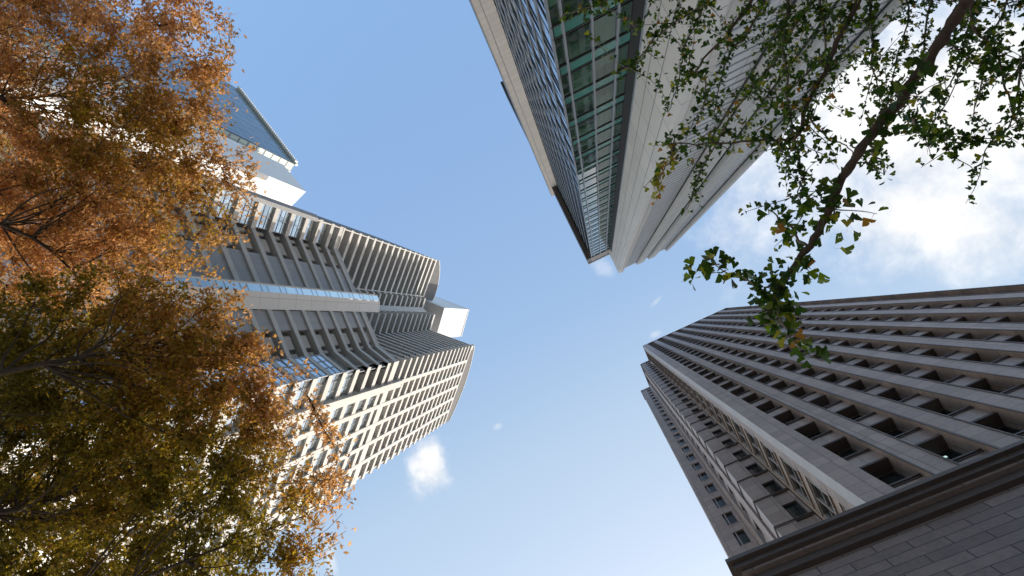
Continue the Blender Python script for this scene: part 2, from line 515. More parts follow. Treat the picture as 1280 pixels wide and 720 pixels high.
# ================================================================== TOWER C : brown stone tower, lower right
def build_stone_tower():
    T = thing('stone_tower', 'tall brown granite office tower with deep square windows between stone piers and a heavy cornice', 'office tower', (14, 20, 0))
    H = 130.0
    pitch = 3.93
    zs = [H - 1.6 - pitch * k for k in range(33)]           # top of each spandrel
    zs = [z for z in zs if z > 15]
    line = [(0.65, 46), (0.65, 17.3), (2.7, 17.3), (3.0, 12.3), (4.9, 12.3), (5.07, 8.97), (23.9, 8.97), (23.9, 46)]
    # body: set back behind the window plane
    body = [(1.75, 46), (1.75, 18.4), (3.6, 18.4), (4.1, 13.3), (6.1, 13.3), (6.1, 10.2), (22.9, 10.2), (22.9, 46)]
    MB().prism(body, -1.6, H - 0.2).obj('core', M['dark_void'], T)
    W = Windows(T, M['frame_dark'], M['glass_dark'])
    # --- front face with nine strips of windows
    Ff, _ = frame((5.07, 8.97), (23.9, 8.97))
    starts = [1.03 + 2.08 * k for k in range(9)]
    ww = 1.2
    edges = [(-0.0, starts[0])] + [(starts[k] + ww, starts[k + 1]) for k in range(8)] + [(starts[8] + ww, 18.83)]
    for a, b in edges:
        pm = MB()
        n0 = -1.23
        pm.fbox(Ff, a, b, n0, 0.0, -1.6, H)
        # rounded moulding on the pier's outer arrises
        pr = pm.obj('pier', M['stone'], T)
    sp_dark = MB()
    for z in zs:
        spn = MB().fbox(Ff, 0.5, 18.4, -1.2, -0.26, z - 1.65, z)
        o = spn.obj('spandrel', M['stone'], T)
        tr = MB()
        for dz, th, pn in ((-1.61, 0.09, -0.20), (-1.46, 0.04, -0.22), (-0.03, 0.10, -0.19), (-0.20, 0.04, -0.22)):
            tr.fbox(Ff, 0.9, 18.2, -0.7, pn, z + dz - th * 0.5, z + dz + th * 0.5)
        tr.obj('sill_moulding', M['trim_dark'], o)
    # thin dark bead along each pier arris
    bead = MB()
    for a, b in edges[1:]:
        bead.fbox(Ff, a - 0.0, a + 0.06, 0.0, 0.035, 10, H - 0.05)
        bead.fbox(Ff, b - 0.06, b, 0.0, 0.035, 10, H - 0.05)
    bead.obj('pier_beading', M['trim_dark'], T)
    blinds = []
    for z in zs:
        for s0 in starts:
            k_ = math.sin(s0 * 12.9 + z * 78.2) * 43758.5
            if k_ - math.floor(k_) < 0.13 and z < 112:
                blinds.append((s0, z, 0.35 + 0.9 * ((k_ * 7.3) - math.floor(k_ * 7.3))))
            W.add(Ff, s0, s0 + ww, z + 0.02, z + pitch - 1.67, -0.85, 0.07, (), (0.62,), 0.1)
    for s0, z, dr in blinds[:60]:
        MB().fbox(Ff, s0 + 0.08, s0 + ww - 0.08, -0.805, -0.79, z + pitch - 1.95 - dr, z + pitch - 1.95).obj('roller_blind', M['blind'], T)
    # --- side faces, stepping back
    def side_col(F, s0, s1, n, mull, z):
        W.add(F, s0, s1, z + 0.02, z + pitch - 1.52, n, 0.08, mull, (0.5,), 0.12)
    # return wall of the front block (faces -X)
    Fr, lr = frame((4.9, 12.3), (5.07, 8.97))
    MB().fbox(Fr, lr - 0.62, lr - 0.003, -1.0, 0.0, -1.6, H - 0.01).obj('corner_pier', M['stone_pale'], T)
    MB().fbox(Fr, 0.0, 0.22, -1.0, -0.05, -1.6, H - 0.01).obj('corner_pier', M['stone_beige'], T)
    for z in zs:
        MB().fbox(Fr, 0.2, lr - 0.6, -1.0, -0.12, z - 1.1, z).fbox(Fr, 0.2, lr - 0.6, -1.0, -0.04, z - 0.14, z + 0.02)\
            .fbox(Fr, 0.2, lr - 0.6, -1.0, -0.06, z - 1.16, z - 1.0).obj('spandrel', M['stone_beige'], T)
        W.add(Fr, 0.22, lr - 0.62, z + 0.02, z + pitch - 1.18, -0.34, 0.1, (0.333, 0.667), (0.5,), 0.22, fm=M['stone_mid'], pm=M['glass_black'])
    # ledge wall (faces -Y) with a stone bay and one window a floor
    Fl, ll = frame((3.0, 12.3), (4.9, 12.3))
    MB().fbox(Fl, 0.0, 0.98, -1.0, 0.05, -1.6, H - 1.0).obj('stone_bay', M['stone'], T)
    MB().fbox(Fl, 1.76, ll, -1.0, 0.0, -1.6, H - 1.0).obj('corner_pier', M['stone'], T)
    for z in zs:
        MB().fbox(Fl, 0.98, 1.76, -1.0, -0.03, z - 1.6, z + 0.1).obj('spandrel', M['stone'], T)
        W.add(Fl, 0.98, 1.76, z + 0.1, z + pitch - 1.6, -0.2, 0.06, (), (), 0.1)
        MB().ribbon([(2.93, 13.2), (3.0, 12.25), (4.9, 12.25)], z - 0.0, z + 0.07, -0.1, 0.045)\
            .ribbon([(2.93, 13.2), (3.0, 12.25), (4.9, 12.25)], z - 0.16, z - 0.11, -0.1, 0.025).obj('string_course', M['trim_dark'], T)
    # second return (faces -X)
    Fs, ls = frame((2.7, 17.3), (3.0, 12.3))
    MB().fbox(Fs, ls - 0.75, ls - 0.4, -1.0, 0.0, -1.6, H - 1.02).obj('corner_pier', M['stone'], T)
    MB().fbox(Fs, ls - 0.4, ls, -1.0, 0.0, -1.6, H - 1.02).obj('corner_pier', M['stone_mid'], T)
    MB().fbox(Fs, ls - 2.3, ls - 1.35, -1.0, 0.0, -1.6, H - 1.02).obj('corner_pier', M['stone'], T)
    MB().fbox(Fs, 0, 1.2, -1.0, -0.02, -1.6, H - 1.02).obj('corner_pier', M['stone'], T)
    for z in zs:
        MB().fbox(Fs, 1.2, ls - 2.3, -1.0, -0.2, z - 1.6, z).obj('spandrel', M['stone'], T)
        MB().fbox(Fs, ls - 1.35, ls - 0.75, -1.0, -0.2, z - 1.6, z).obj('spandrel', M['stone'], T)
        W.add(Fs, 1.2, ls - 2.3, z + 0.01, z + pitch - 1.61, -0.6, 0.08, (0.5,), (), 0.2)
        W.add(Fs, ls - 1.35, ls - 0.75, z + 0.01, z + pitch - 1.61, -0.6, 0.06, (), (), 0.2)
    # rear wing front (faces -Y) with twin windows
    Fw, lw = frame((0.65, 17.3), (2.7, 17.3))
    MB().fbox(Fw, 0.003, 0.52, -1.0, 0.0, -1.6, H - 1.5).obj('corner_pier', M['stone'], T)
    MB().fbox(Fw, 1.88, lw, -1.0, 0.0, -1.6, H - 1.5).obj('corner_pier', M['stone'], T)
    for z in zs:
        MB().fbox(Fw, 0.52, 1.88, -1.0, -0.03, z - 1.3, z).fbox(Fw, 0.52, 1.88, -1.0, -0.01, z - 0.06, z + 0.05).obj('spandrel', M['stone'], T)
        W.add(Fw, 0.52, 1.88, z + 0.05, z + pitch - 1.3, -0.28, 0.09, (0.5,), (), 0.24, fm=M['stone'], pm=M['glass_black'])
    # rear wing side (faces -X): fine horizontal louvres
    Fb, lb = frame((0.65, 19.2), (0.65, 17.3))
    MB().fbox(Fb, 0, lb - 0.003, -1.0, -0.1, -1.6, H - 1.5).obj('side_wall', M['stone'], T)
    lo = MB()
    z = 12.0
    while z < H - 2:
        lo.fbox(Fb, 0.1, lb - 0.4, -0.12, -0.005, z, z + 0.12)
        z += 0.393
    lo.obj('louvre_grille', M['stone_pale'], T)
    # parapet
    MB().ribbon([(0.65, 19.2), (0.65, 17.3), (2.7, 17.3)], H - 1.5, H - 0.1, -1.0, 0.12).obj('parapet', M['stone'], T)
    MB().ribbon([(2.72, 17.0), (3.0, 12.3), (4.9, 12.3)], H - 1.0, H, -1.0, 0.14).obj('parapet', M['stone'], T)
    MB().ribbon([(4.88, 12.6), (5.07, 8.97), (23.9, 8.97), (23.9, 46)], H, H + 0.5, -1.2, 0.05).obj('parapet', M['stone'], T)
    W.finish(96)
    MB().prism([(1.95, 25), (23, 25), (23, 45), (1.95, 45)], H - 2, 150).obj('unseen_shade_block', M['stone'], T)  # unseen block added on the roof to shade the glass tower's end pier
    # lamps seen inside three offices
    for (k, zi) in ((0, 20.3), (1, 23.7), (2, 26.7)):
        zt = min(zs, key=lambda q: abs(q - zi))
        MB().fbox(Ff, starts[k] + 0.25, starts[k] + 0.85, -0.82, -0.79, zt + 1.82, zt + 1.96).obj('ceiling_lamp', M['lamp'], T)
    # --- podium with rusticated wall and cornice
    PZ = 18.0
    pl = [(0.75, 11.0), (0.75, 8.15), (11.4, 8.15), (11.4, 8.45), (40, 8.45)]
    MB().prism([(1.7, 46), (1.7, 11.0), (1.2, 11.0), (1.2, 8.6), (40, 8.75), (40, 46)], -1.6, PZ - 0.4).obj('podium_core', M['trim_dark'], T)
    MB().ribbon(pl, -1.6, PZ - 1.0, -0.5, 0.0).obj('podium_wall', M['stone_pod'], T)
    for k, (z0, z1, n0, n1) in enumerate(((PZ - 0.22, PZ, -0.6, 0.55), (PZ - 0.48, PZ - 0.22, -0.6, 0.43), (PZ - 0.62, PZ - 0.48, -0.6, 0.30), (PZ - 1.0, PZ - 0.62, -0.6, 0.16))):
        MB().ribbon([(0.70, 11.0), (0.70, 8.15), (40, 8.15)], z0, z1, n0, n1).obj('cornice_moulding', M['stone_pod'] if k in (2,) else M['trim_dark'], T)
    MB().ribbon([(11.42, 8.45), (40, 8.45)], PZ - 2.35, PZ - 2.2, -0.1, 0.1).ribbon([(11.42, 8.45), (40, 8.45)], PZ - 2.6, PZ - 2.48, -0.1, 0.06).obj('string_course', M['trim_dark'], T)
    # shallow stepped quoins where the wall sets back
    q = MB()
    for k in range(14):
        q.fbox(((11.4, 8.45), (1, 0), (0, -1)), -0.4, 0.75 if k % 2 else 1.7, -0.2, 0.296, PZ - 2.36 - 0.62 * (k + 1), PZ - 2.36 - 0.62 * k - 0.04)
    q.obj('quoin', M['stone_pod'], T, kind=None)
    return T


build_stone_tower()


# ================================================================== TOWER B : glass and grey clad tower, top
def build_glass_tower():
    T = thing('glass_tower', 'glass and light grey clad office tower with green tinted windows and dark roof edge', 'office tower', (10, -22, 0))
    H = 118.0
    P = 3.73
    zf = [H - 9.0 - P * k for k in range(29)]               # transom levels (top of spandrel glass)
    MB().prism([(3.2, -10.97), (6.6, -10.97), (6.6, -49), (3.25, -49)], -1.6, H - 1).obj('core', M['black'], T)
    # grey clad block
    blk = [(6.5, -60), (6.5, -6.4), (7.45, -6.4), (7.45, -6.85), (10.35, -6.85), (10.35, -6.4), (11.75, -6.4), (11.75, -6.85),
           (12.75, -6.85), (12.75, -6.4), (14.1, -6.4), (14.1, -6.85), (16.4, -6.85), (16.4, -6.4), (16.95, -6.4), (16.95, -60)]
    # side wall facing the glass
    MB().prism([(6.5, -60), (6.5, -6.4), (6.9, -6.4), (6.9, -60)], -1.6, H).obj('side_wall', M['clad'], T)
    for a, b, top in ((6.903, 7.45, H), (10.35, 11.75, H), (12.75, 14.1, H), (16.4, 16.95, H)):
        MB().prism([(a, -12), (a, -6.4), (b, -6.4), (b, -12)], -1.6, top).obj('pilaster', M['clad_warm'] if a < 10 or a > 16 else M['clad_warm'], T)
    for a, b in ((7.453, 10.347), (11.753, 12.747), (14.103, 16.397)):
        MB().prism([(a, -12), (a, -6.85), (b, -6.85), (b, -12)], -1.6, H - 0.6).obj('wall_bay', M['clad_fine'], T)
        # a dark vertical reveal where the bay meets its pilaster
        MB().prism([(b - 0.16, -6.9), (b - 0.16, -6.80), (b - 0.02, -6.80), (b - 0.02, -6.9)], -1.6, H - 0.7).obj('reveal', M['frame_dark'], T)
        z = H - 1.5
        st = MB()
        while z > 0:
            st.prism([(a, -6.84), (a, -6.825), (b - 0.18, -6.825), (b - 0.18, -6.84)], z, z + 0.10)
            z -= P / 4
        st.obj('panel_joint', M['alu'], T)
    MB().prism([(6.95, -59), (6.95, -7.5), (16.9, -7.5), (16.9, -59)], H - 1, H - 0.05).obj('roof', M['recess'], T)
    # dark frame between glass and block
    MB().prism([(6.44, -10.9), (6.44, -10.66), (6.497, -9.95), (6.497, -10.9)], -1.6, H - 9.1).obj('corner_frame', M['frame_dark'], T)
    MB().prism([(6.44, -9.896), (6.44, -9.8), (6.497, -9.8), (6.497, -9.896)], -1.6, H - 9.1).obj('edge_strip', M['alu'], T)
    W = Windows(T, M['black'], M['glass_green'])
    # --- F1 green glass (faces +Y)
    F1, l1 = frame((6.45, -10.72), (2.95, -10.72))
    ms = [0.0, 0.35, 1.45, 2.6, 3.05]
    ms = [6.45 - x for x in (6.45, 5.78, 4.63, 3.42, 2.95)]
    for z in zf:
        for a, b in zip(ms[:-1], ms[1:]):
            W.add(F1, a + 0.02, b - 0.02, z - P + 0.14, z - 1.1 + 0.0, -0.04, 0.04, (), (), 0.04)
        MB().fbox(F1, 0, l1, -0.12, 0.0, z - 0.98, z - 0.05).obj('spandrel_glass', M['glass_teal'], T)
        tr = MB()
        for dz, th, pn in ((-0.04, 0.10, 0.03), (-1.02, 0.12, 0.03), (0.16, 0.04, 0.02)):
            tr.fbox(F1, 0, l1, -0.05, pn, z + dz - th / 2, z + dz + th / 2)
        tr.obj('transom', M['black'], T)
    for x in ms[1:-1]:
        MB().fbox(F1, x - 0.045, x + 0.045, 0.0, 0.10, -1.6, H - 9.0).obj('mullion', M['alu'], T)
    MB().fbox(F1, l1 - 0.05, l1 + 0.01, -0.06, 0.02, -1.6, H - 9.0).obj('mullion', M['alu'], T)
    # --- F2 glass (faces -X), seen almost edge on
    F2, l2 = frame((2.95, -10.72), (2.95, -25.5))
    nb = 10
    bw = l2 / nb
    for z in zf:
        for k in range(nb):
            W.add(F2, k * bw + 0.03, (k + 1) * bw - 0.03, z - P + 0.1, z - 1.0, -0.04, 0.035, (), (), 0.035, pm=M['glass_side'])
        MB().fbox(F2, 0, l2, -0.1, 0.0, z - 0.95, z + 0.02).obj('spandrel_glass', M['glass_side'], T)
        tr = MB()
        for dz, th, pn in ((0.02, 0.10, 0.015), (-0.98, 0.10, 0.015), (-1.9, 0.04, 0.01)):
            tr.fbox(F2, 0, l2, -0.05, pn, z + dz - th / 2, z + dz + th / 2)
        tr.obj('transom', M['black'], T)
    for k in range(nb):
        MB().fbox(F2, k * bw - 0.03, k * bw + 0.03, 0.005, 0.075, -1.6, H - 9.0).obj('fin', M['alu_blue'], T)
    # --- grey pier closing the glass
    MB().prism([(1.31, -27), (1.31, -25.5), (1.93, -25.5), (1.93, -27)], -1.6, H - 2).obj('end_pier', M['clad_warm'], T)
    MB().prism([(1.93, -40), (1.93, -25.56), (1.99, -25.56), (1.99, -40)], -1.6, H - 2).obj('reveal', M['alu'], T)
    MB().prism([(1.99, -40), (1.99, -25.5), (2.95, -25.5), (2.95, -40)], -1.6, H - 2).obj('end_pier', M['clad_warm'], T)
    MB().prism([(1.27, -26.2), (1.27, -25.42), (1.34, -25.42), (1.34, -26.2)], -1.6, H - 2).obj('edge_trim', M['alu_blue'], T)
    MB().prism([(3.2, -48), (3.2, -40), (2.7, -40), (2.7, -48)], -1.6, H - 8).obj('rear_wall', M['clad_warm'], T)
    # --- overhanging roof edge
    MB().prism([(1.78, -48), (2.0, -10.6), (2.75, -10.7), (2.75, -48)], H - 8.8, H).obj('roof_fascia', M['fascia'], T)
    MB().prism([(2.753, -12), (2.753, -10.62), (6.49, -10.62), (6.49, -12)], H - 8.8, H).obj('roof_fascia', M['soffit'], T)
    MB().prism([(2.003, -10.62), (2.003, -10.55), (6.49, -10.55), (6.49, -10.62)], H - 2.0, H + 0.003).obj('roof_trim', M['fascia'], T)
    MB().prism([(2.0, -48), (2.0, -46), (6.49, -46), (6.49, -48)], H - 1.5, H - 0.003).obj('roof', M['fascia'], T)
    MB().prism([(2.76, -45.9), (2.76, -12.1), (6.49, -12.1), (6.49, -45.9)], H - 1.5, H - 0.1).obj('roof', M['recess'], T)
    W.finish(98)
    for (k, zi) in ((1, 3), (2, 2), (1, 2)):
        pass
    return T


build_glass_tower()


# ================================================================== TOWER A : pale finned tower, left
def build_finned_tower():
    T = thing('finned_tower', 'tall pale concrete tower with zigzag horizontal fins and a white penthouse on its roof', 'office tower', (-45, -18, 0))
    E1, E2, E3 = (-31.5, -31.0), (-32.2, -7.4), (-47.0, 7.4)
    zU = [92.0 + 3.45 * k for k in range(17)]
    top = 147.6
    zL = [88.0 - 4.0 * k for k in range(22)]
    full = [E1, (-38.6, -23.9), (-38.3, -23.3), (-40.0, -21.5), (-39.5, -20.0), (-37.8, -18.6), (-40.6, -15.6), E2, E3]
    W = Windows(T, M['frame_grey'], M['glass_blue'])

    def inset(pts, d):
        mb = MB()
        mb.ribbon(pts, 0, 1, -d, -d + 0.01)
        n = len(pts)
        return [(x, y) for x, y, z in mb.v[:n]]
    # body
    core = inset(full, 1.35)
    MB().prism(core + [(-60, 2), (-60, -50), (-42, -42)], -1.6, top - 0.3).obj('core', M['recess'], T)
    # upper dark glazing lines just in front of the core, one per floor
    for z in zU[:-1]:
        MB().ribbon(inset(full[:2], 0), z + 0.95, z + 3.2, -1.32, -1.22).ribbon(full[7:], z + 0.95, z + 3.2, -1.32, -1.22)\
            .obj('window_band', M['glass_dark'], T)
    # fins of the tall part
    for z in zU:
        MB().ribbon(full, z, z + 0.95, -1.33, 0.0).obj('fin', M['conc_plain'], T)
    # small upstand seen behind every fin
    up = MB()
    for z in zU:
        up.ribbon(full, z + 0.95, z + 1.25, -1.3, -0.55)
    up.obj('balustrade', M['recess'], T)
    # flat band in the middle of the notch
    MB().ribbon([(-40.0, -21.5), (-39.5, -20.0)], -1.6, top, -0.9, 0.12).obj('centre_pier', M['conc'], T)
    # joint piers of upper wing (beside the block)
    Fb1, lb1 = frame(E1, (-38.6, -23.9))
    for s in (0.25, lb1 - 0.1):
        MB().fbox(Fb1, s - 0.1, s + 0.1, -1.3, -0.03, -1.6, top).obj('column', M['conc_plain'], T)
    # --- E2 > E3 wing : columns and grid
    F2, l2 = frame(E2, E3)
    cols = [4.1, 7.4, 10.7, 14.0, 17.3]
    for c in cols:
        MB().fbox(F2, c - 0.36, c + 0.36, -1.0, 0.06, -1.6, top).obj('column', M['conc'], T)
    MB().fbox(F2, 20.3, 20.6, -1.3, -0.25, -1.6, top).obj('column', M['conc'], T)
    MB().fbox(F2, 3.60, 4.75, -1.0, 0.45, -1.6, 97.0).obj('column', M['conc'], T)
    # lower spandrels: broad white bands, glass between
    MB().fbox(F2, 0.0, l2, -1.2, 0.03, 90.6, 92.0).obj('spandrel', M['conc'], T)
    for i, z in enumerate(zL):
        MB().fbox(F2, 0.02, l2 + (0.4 if i % 1 == 0 else 0), -1.2, 0.0, z, z + 1.25).obj('spandrel', M['conc'], T)
        bays = [(0.0, 3.74)] + [(c + 0.36, c + 2.94) for c in cols[:-1]] + [(17.66, l2)]
        for j, (a, b) in enumerate(bays):
            deep = (j == 0 and z > 74)
            n = -1.05 if deep else -0.42
            W.add(F2, a + 0.02, b - 0.02, z + 1.25, z + 4.0, n, 0.08, (0.5,) if j else (0.33, 0.66), (0.62,), 0.14,
                  pm=M['glass_dark'] if deep else M['glass_blue'])
    # strips of narrow windows just above the lower block level
    for j, c in enumerate(cols[:-1]):
        for q in range(3):
            MB().fbox(F2, c + 0.36, c + 2.94, -0.9, -0.55, 92.65 + q * 0.75, 92.95 + q * 0.75).obj('louvre', M['conc_plain'], T)
    # --- low block (up to 92 m) filling the notch
    blk_up = [(-31.5, -31.0), (-34.1, -28.3), (-34.1, -20.5)]
    blk_dn = [(-34.1, -17.0), (-34.1, -10.9), (-32.2, -7.4)]
    low = inset([E1, (-34.1, -28.3), (-34.1, -10.9), E2], 1.05)
    MB().prism(low + [(-42, -12), (-44, -30), (-38, -32)], -1.6, 91.9).obj('block_core', M['recess'], T)
    MB().ribbon(blk_up, 91.0, 92.3, -2.2, 0.0).obj('parapet', M['conc'], T)
    MB().ribbon(blk_dn, 91.0, 92.3, -2.2, 0.0).obj('parapet', M['conc'], T)
    MB().ribbon(blk_up, 92.3, 92.55, -2.2, 0.07).ribbon(blk_dn, 92.3, 92.55, -2.2, 0.07).obj('parapet_coping', M['white'], T)
    Fu, lu = frame((-34.1, -28.3), (-34.1, -20.5))
    Fd, ld = frame((-34.1, -17.0), (-34.1, -10.9))
    Fw, lw = frame(E1, (-34.1, -28.3))
    Fg, lg = frame((-34.1, -10.9), E2)
    for z in zL:
        MB().ribbon(blk_up, z, z + 0.95, -1.03, 0.0).obj('fin', M['conc'], T)
        MB().ribbon(blk_dn, z, z + 0.95, -1.03, 0.0).obj('fin', M['conc'], T)
        # flat grey infill panels beside the glazed bay
        MB().fbox(Fu, 3.6, lu, -1.0, -0.22, z + 0.95, z + 4.0).obj('infill_panel', M['panel_grey'], T)
        MB().fbox(Fd, 0.0, 2.6, -1.0, -0.22, z + 0.95, z + 4.0).obj('infill_panel', M['panel_grey'], T)
        # beige balcony boxes with dark gaps each side
        MB().fbox(Fu, 1.1, 2.9, -1.0, -0.42, z + 0.95, z + 3.2).fbox(Fu, 0.1, 0.5, -1.0, -0.42, z + 0.95, z + 3.2).obj('balcony_panel', M['beige'], T)
        MB().fbox(Fd, 3.3, 5.0, -1.0, -0.42, z + 0.95, z + 3.2).fbox(Fd, 5.6, 6.0, -1.0, -0.42, z + 0.95, z + 3.2).obj('balcony_panel', M['beige'], T)
        # upper wing windows
        W.add(Fw, 0.35, lw - 0.1, z + 0.96, z + 3.99, -0.75 if z > 78 else -0.4, 0.08, (0.5,), (0.35, 0.7), 0.14)
        W.add(Fg, 0.1, lg - 0.1, z + 0.96, z + 3.99, -0.7 if z > 70 else -0.12, 0.1, (0.33, 0.66), (0.5,), 0.14)
    MB().ribbon([(-31.38, -31.5), (-31.38, -30.9), (-31.75, -30.5)], -1.6, 83.0, -0.3, 0.0).obj('edge_trim', M['panel_grey'], T)
    # --- glazed bay: a narrow sky-blue glass face and a smooth concrete face
    bay = [(-34.1, -20.5), (-33.15, -19.8), (-33.15, -18.75), (-34.1, -17.0)]
    MB().prism([(-34.3, -20.4), (-33.3, -19.7), (-33.3, -18.8), (-34.3, -17.1)], -1.6, 98.6).obj('bay_core', M['recess'], T)
    MB().ribbon(bay[:2], -1.6, 99.0, -0.15, 0.0).obj('bay_wall', M['conc'], T)
    MB().ribbon(bay[2:], -1.6, 99.0, -0.15, 0.0).obj('bay_wall', mat_panel('smooth_precast', (0.68, 0.68, 0.67), 5.0, 4.0, 0.03, 0.6, 0.02, 0.6, streak=0.05), T)
    zt = 99.0
    Fy, ly = frame(bay[1], bay[2])
    k = 0
    while zt > 6:
        dz = (2.7, 1.3)[k % 2]
        W.add(Fy, 0.02, ly - 0.02, zt - dz, zt, -0.1, 0.02, (), (), 0.05, pm=M['glass_strip'])
        zt -= dz
        k += 1
    # --- curved roof screens
    def arc_screen(F, ln, z0, za, zb, rise, thick, trim):
        n = 24
        zt = [za + (zb - za) * i / n + rise * math.sin(math.pi * i / n) ** 0.8 for i in range(n + 1)]
        for (mb, n0, n1, dz0, dz1, m, nm) in ((MB(), -0.5, -0.03, None, 0.0, M['screen'], 'roof_screen'), (MB(), -0.6, 0.10, 0.0, 0.35, M['white'], 'screen_coping')):
            o, d, nn = F
            vs, fs = [], []
            for i in range(n + 1):
                s = ln * i / n
                a = z0 if dz0 is None else zt[i]
                b = zt[i] + dz1
                for nq, zz in ((n0, a), (n1, a), (n1, b), (n0, b)):
                    vs.append((o[0] + d[0] * s + nn[0] * nq, o[1] + d[1] * s + nn[1] * nq, zz))
            for i in range(n):
                q = 4 * i
                fs += [(q + j, q + (j + 1) % 4, q + 4 + (j + 1) % 4, q + 4 + j) for j in range(4)]
            fs += [(3, 2, 1, 0), (4 * n, 4 * n + 1, 4 * n + 2, 4 * n + 3)]
            mb.add(vs, fs).obj(nm, m, T)
    arc_screen(Fb1, lb1 + 0.8, 147.8, 149.8, 156.5, 2.6, 0.4, 0)
    arc_screen(F2, l2, 147.8, 149.8, 152.0, 4.4, 0.4, 0)
    MB().ribbon(full[1:8], 148.0, 149.2, -1.3, -0.2).obj('parapet', M['conc_plain'], T)
    for q in range(3):
        MB().ribbon(full[3:7], 149.4 + q * 1.2, 149.8 + q * 1.2, -2.4 - 0.3 * q, -0.9 - 0.3 * q).obj('louvre', M['conc_plain'], T)
    # --- white penthouse
    c = Vector((-35.8, -19.6))
    a = c + Vector((-0.66, 0.75)) * 8.6
    b = c + Vector((-0.70, -0.71)) * 11.5
    MB().prism([tuple(c), tuple(a), tuple(a + Vector((-9, -7))), tuple(b)], 152.0, 180.0).obj('penthouse', M['white'], T)
    MB().prism([tuple(c + Vector((0.15, 0.05))), tuple(a + Vector((0.1, 0.2))), tuple(a + Vector((-9, -7))), tuple(b + Vector((-0.1, -0.2)))], 180.003, 180.8).obj('penthouse_coping', M['white'], T)
    W.finish(100)
    return T


build_finned_tower()


# ================================================================== TOWER W : white and blue glass tower far behind
def build_far_tower():
    T = thing('blue_glass_tower', 'distant white tower with a big dark blue glass wall, showing past the autumn tree', 'office tower', (-70, -92, 0))
    W = Windows(T, M['frame_grey'], M['glass_w2'])
    G = Vector((-64.4, -82.1))
    g2 = Vector((-72.0, -113.0))
    g1 = Vector((-67.9, -80.1))
    HG = 170.0
    Fe, le = frame(tuple(g2), tuple(G))
    MB().prism([tuple(g2), tuple(G), tuple(g1), (-95, -90), (-95, -113)], -1.6, HG - 1).obj('core', M['frame_dark'], T)
    MB().fbox(Fe, 0.2, le - 0.1, 0.005, 0.12, -1.6, HG).obj('glass_wall', M['glass_w'], T)
    gl = MB()
    z = 10
    while z < HG:
        gl.fbox(Fe, 0.1, le, 0.12, 0.14, z, z + 0.08)
        z += 4.0
    for k in range(11):
        gl.fbox(Fe, 0.2 + k * le / 10.6, 0.3 + k * le / 10.6, 0.12, 0.16, -1.6, HG)
    gl.obj('mullion', M['alu'], T)
    # saw-toothed parapet glass
    MB().fbox(Fe, 0, le + 0.3, -0.2, 0.5, HG, HG + 1.2).obj('parapet', M['glass_w2'], T)
    for k in range(40):
        MB().fbox(Fe, k * le / 40, k * le / 40 + 0.3, 0.5, 1.0, HG - 0.3, HG + 1.3).obj('parapet_bracket', M['white'], T)
    Fp, lp_ = frame(tuple(G), tuple(g1))
    for k in range(40):
        W.add(Fp, 0.05, lp_ * 0.62, HG - 4.0 * (k + 1) + 0.2, HG - 4.0 * k, 0.01, 0.22, (0.5,), (), 0.12)
    MB().fbox(Fp, lp_ * 0.62, lp_, 0.0, 0.3, -1.6, HG).obj('edge_column', M['conc_plain'], T)
    # grey recessed wall between the glass and the white block
    MB().prism([(-66.6, -79.4), (-70.5, -77.0), (-84, -80), (-84, -88)], -1.6, 164).obj('link_wall', M['panel_grey'], T)
    # white block
    c = Vector((-58.9, -66.2))
    a = c + Vector((math.cos(R(162)), math.sin(R(162)))) * 17
    b = c + Vector((math.cos(R(-106)), math.sin(R(-106)))) * 10.5
    H = 155.0
    MB().prism([tuple(c), tuple(a), tuple(a + (b - c) * 1.5), tuple(b)], -1.6, H).obj('white_block', M['white'], T)
    Fs, ls = frame(tuple(c), tuple(a))
    for k in range(34):
        z = H - 5 - 4.2 * k
        MB().fbox(Fs, 3.0, 5.4, 0.003, 0.02, z - 3.6, z).obj('window_band', M['frame_grey'], T)
        W.add(Fs, 7.0, 11.5, z - 3.2, z, 0.01, 0.12, (0.5,), (), 0.1)
    W.finish(90)


build_far_tower()

# ================================================================== trees
def tube(mb, pts, radii, sides):
    """a tapered tube through pts"""
    base = len(mb.v)
    n = len(pts)
    P = [Vector(p) for p in pts]
    up = Vector((0.3, 0.2, 0.9)).normalized()
    for i in range(n):
        t = (P[min(i + 1, n - 1)] - P[max(i - 1, 0)])
        if t.length < 1e-6:
            t = Vector((0, 0, 1))
        t.normalize()
        a = t.cross(up)
        if a.length < 0.05:
            a = t.cross(Vector((1, 0, 0)))
        a.normalize()
        b = t.cross(a)
        for k in range(sides):
            w = 2 * math.pi * k / sides
            q = P[i] + (a * math.cos(w) + b * math.sin(w)) * radii[i]
            mb.v.append((q.x, q.y, q.z))
    for i in range(n - 1):
        for k in range(sides):
            k2 = (k + 1) % sides
            mb.f.append((base + i * sides + k, base + i * sides + k2, base + (i + 1) * sides + k2, base + (i + 1) * sides + k))
    mb.f.append(tuple(base + k for k in range(sides))[::-1])
    mb.f.append(tuple(base + (n - 1) * sides + k for k in range(sides)))


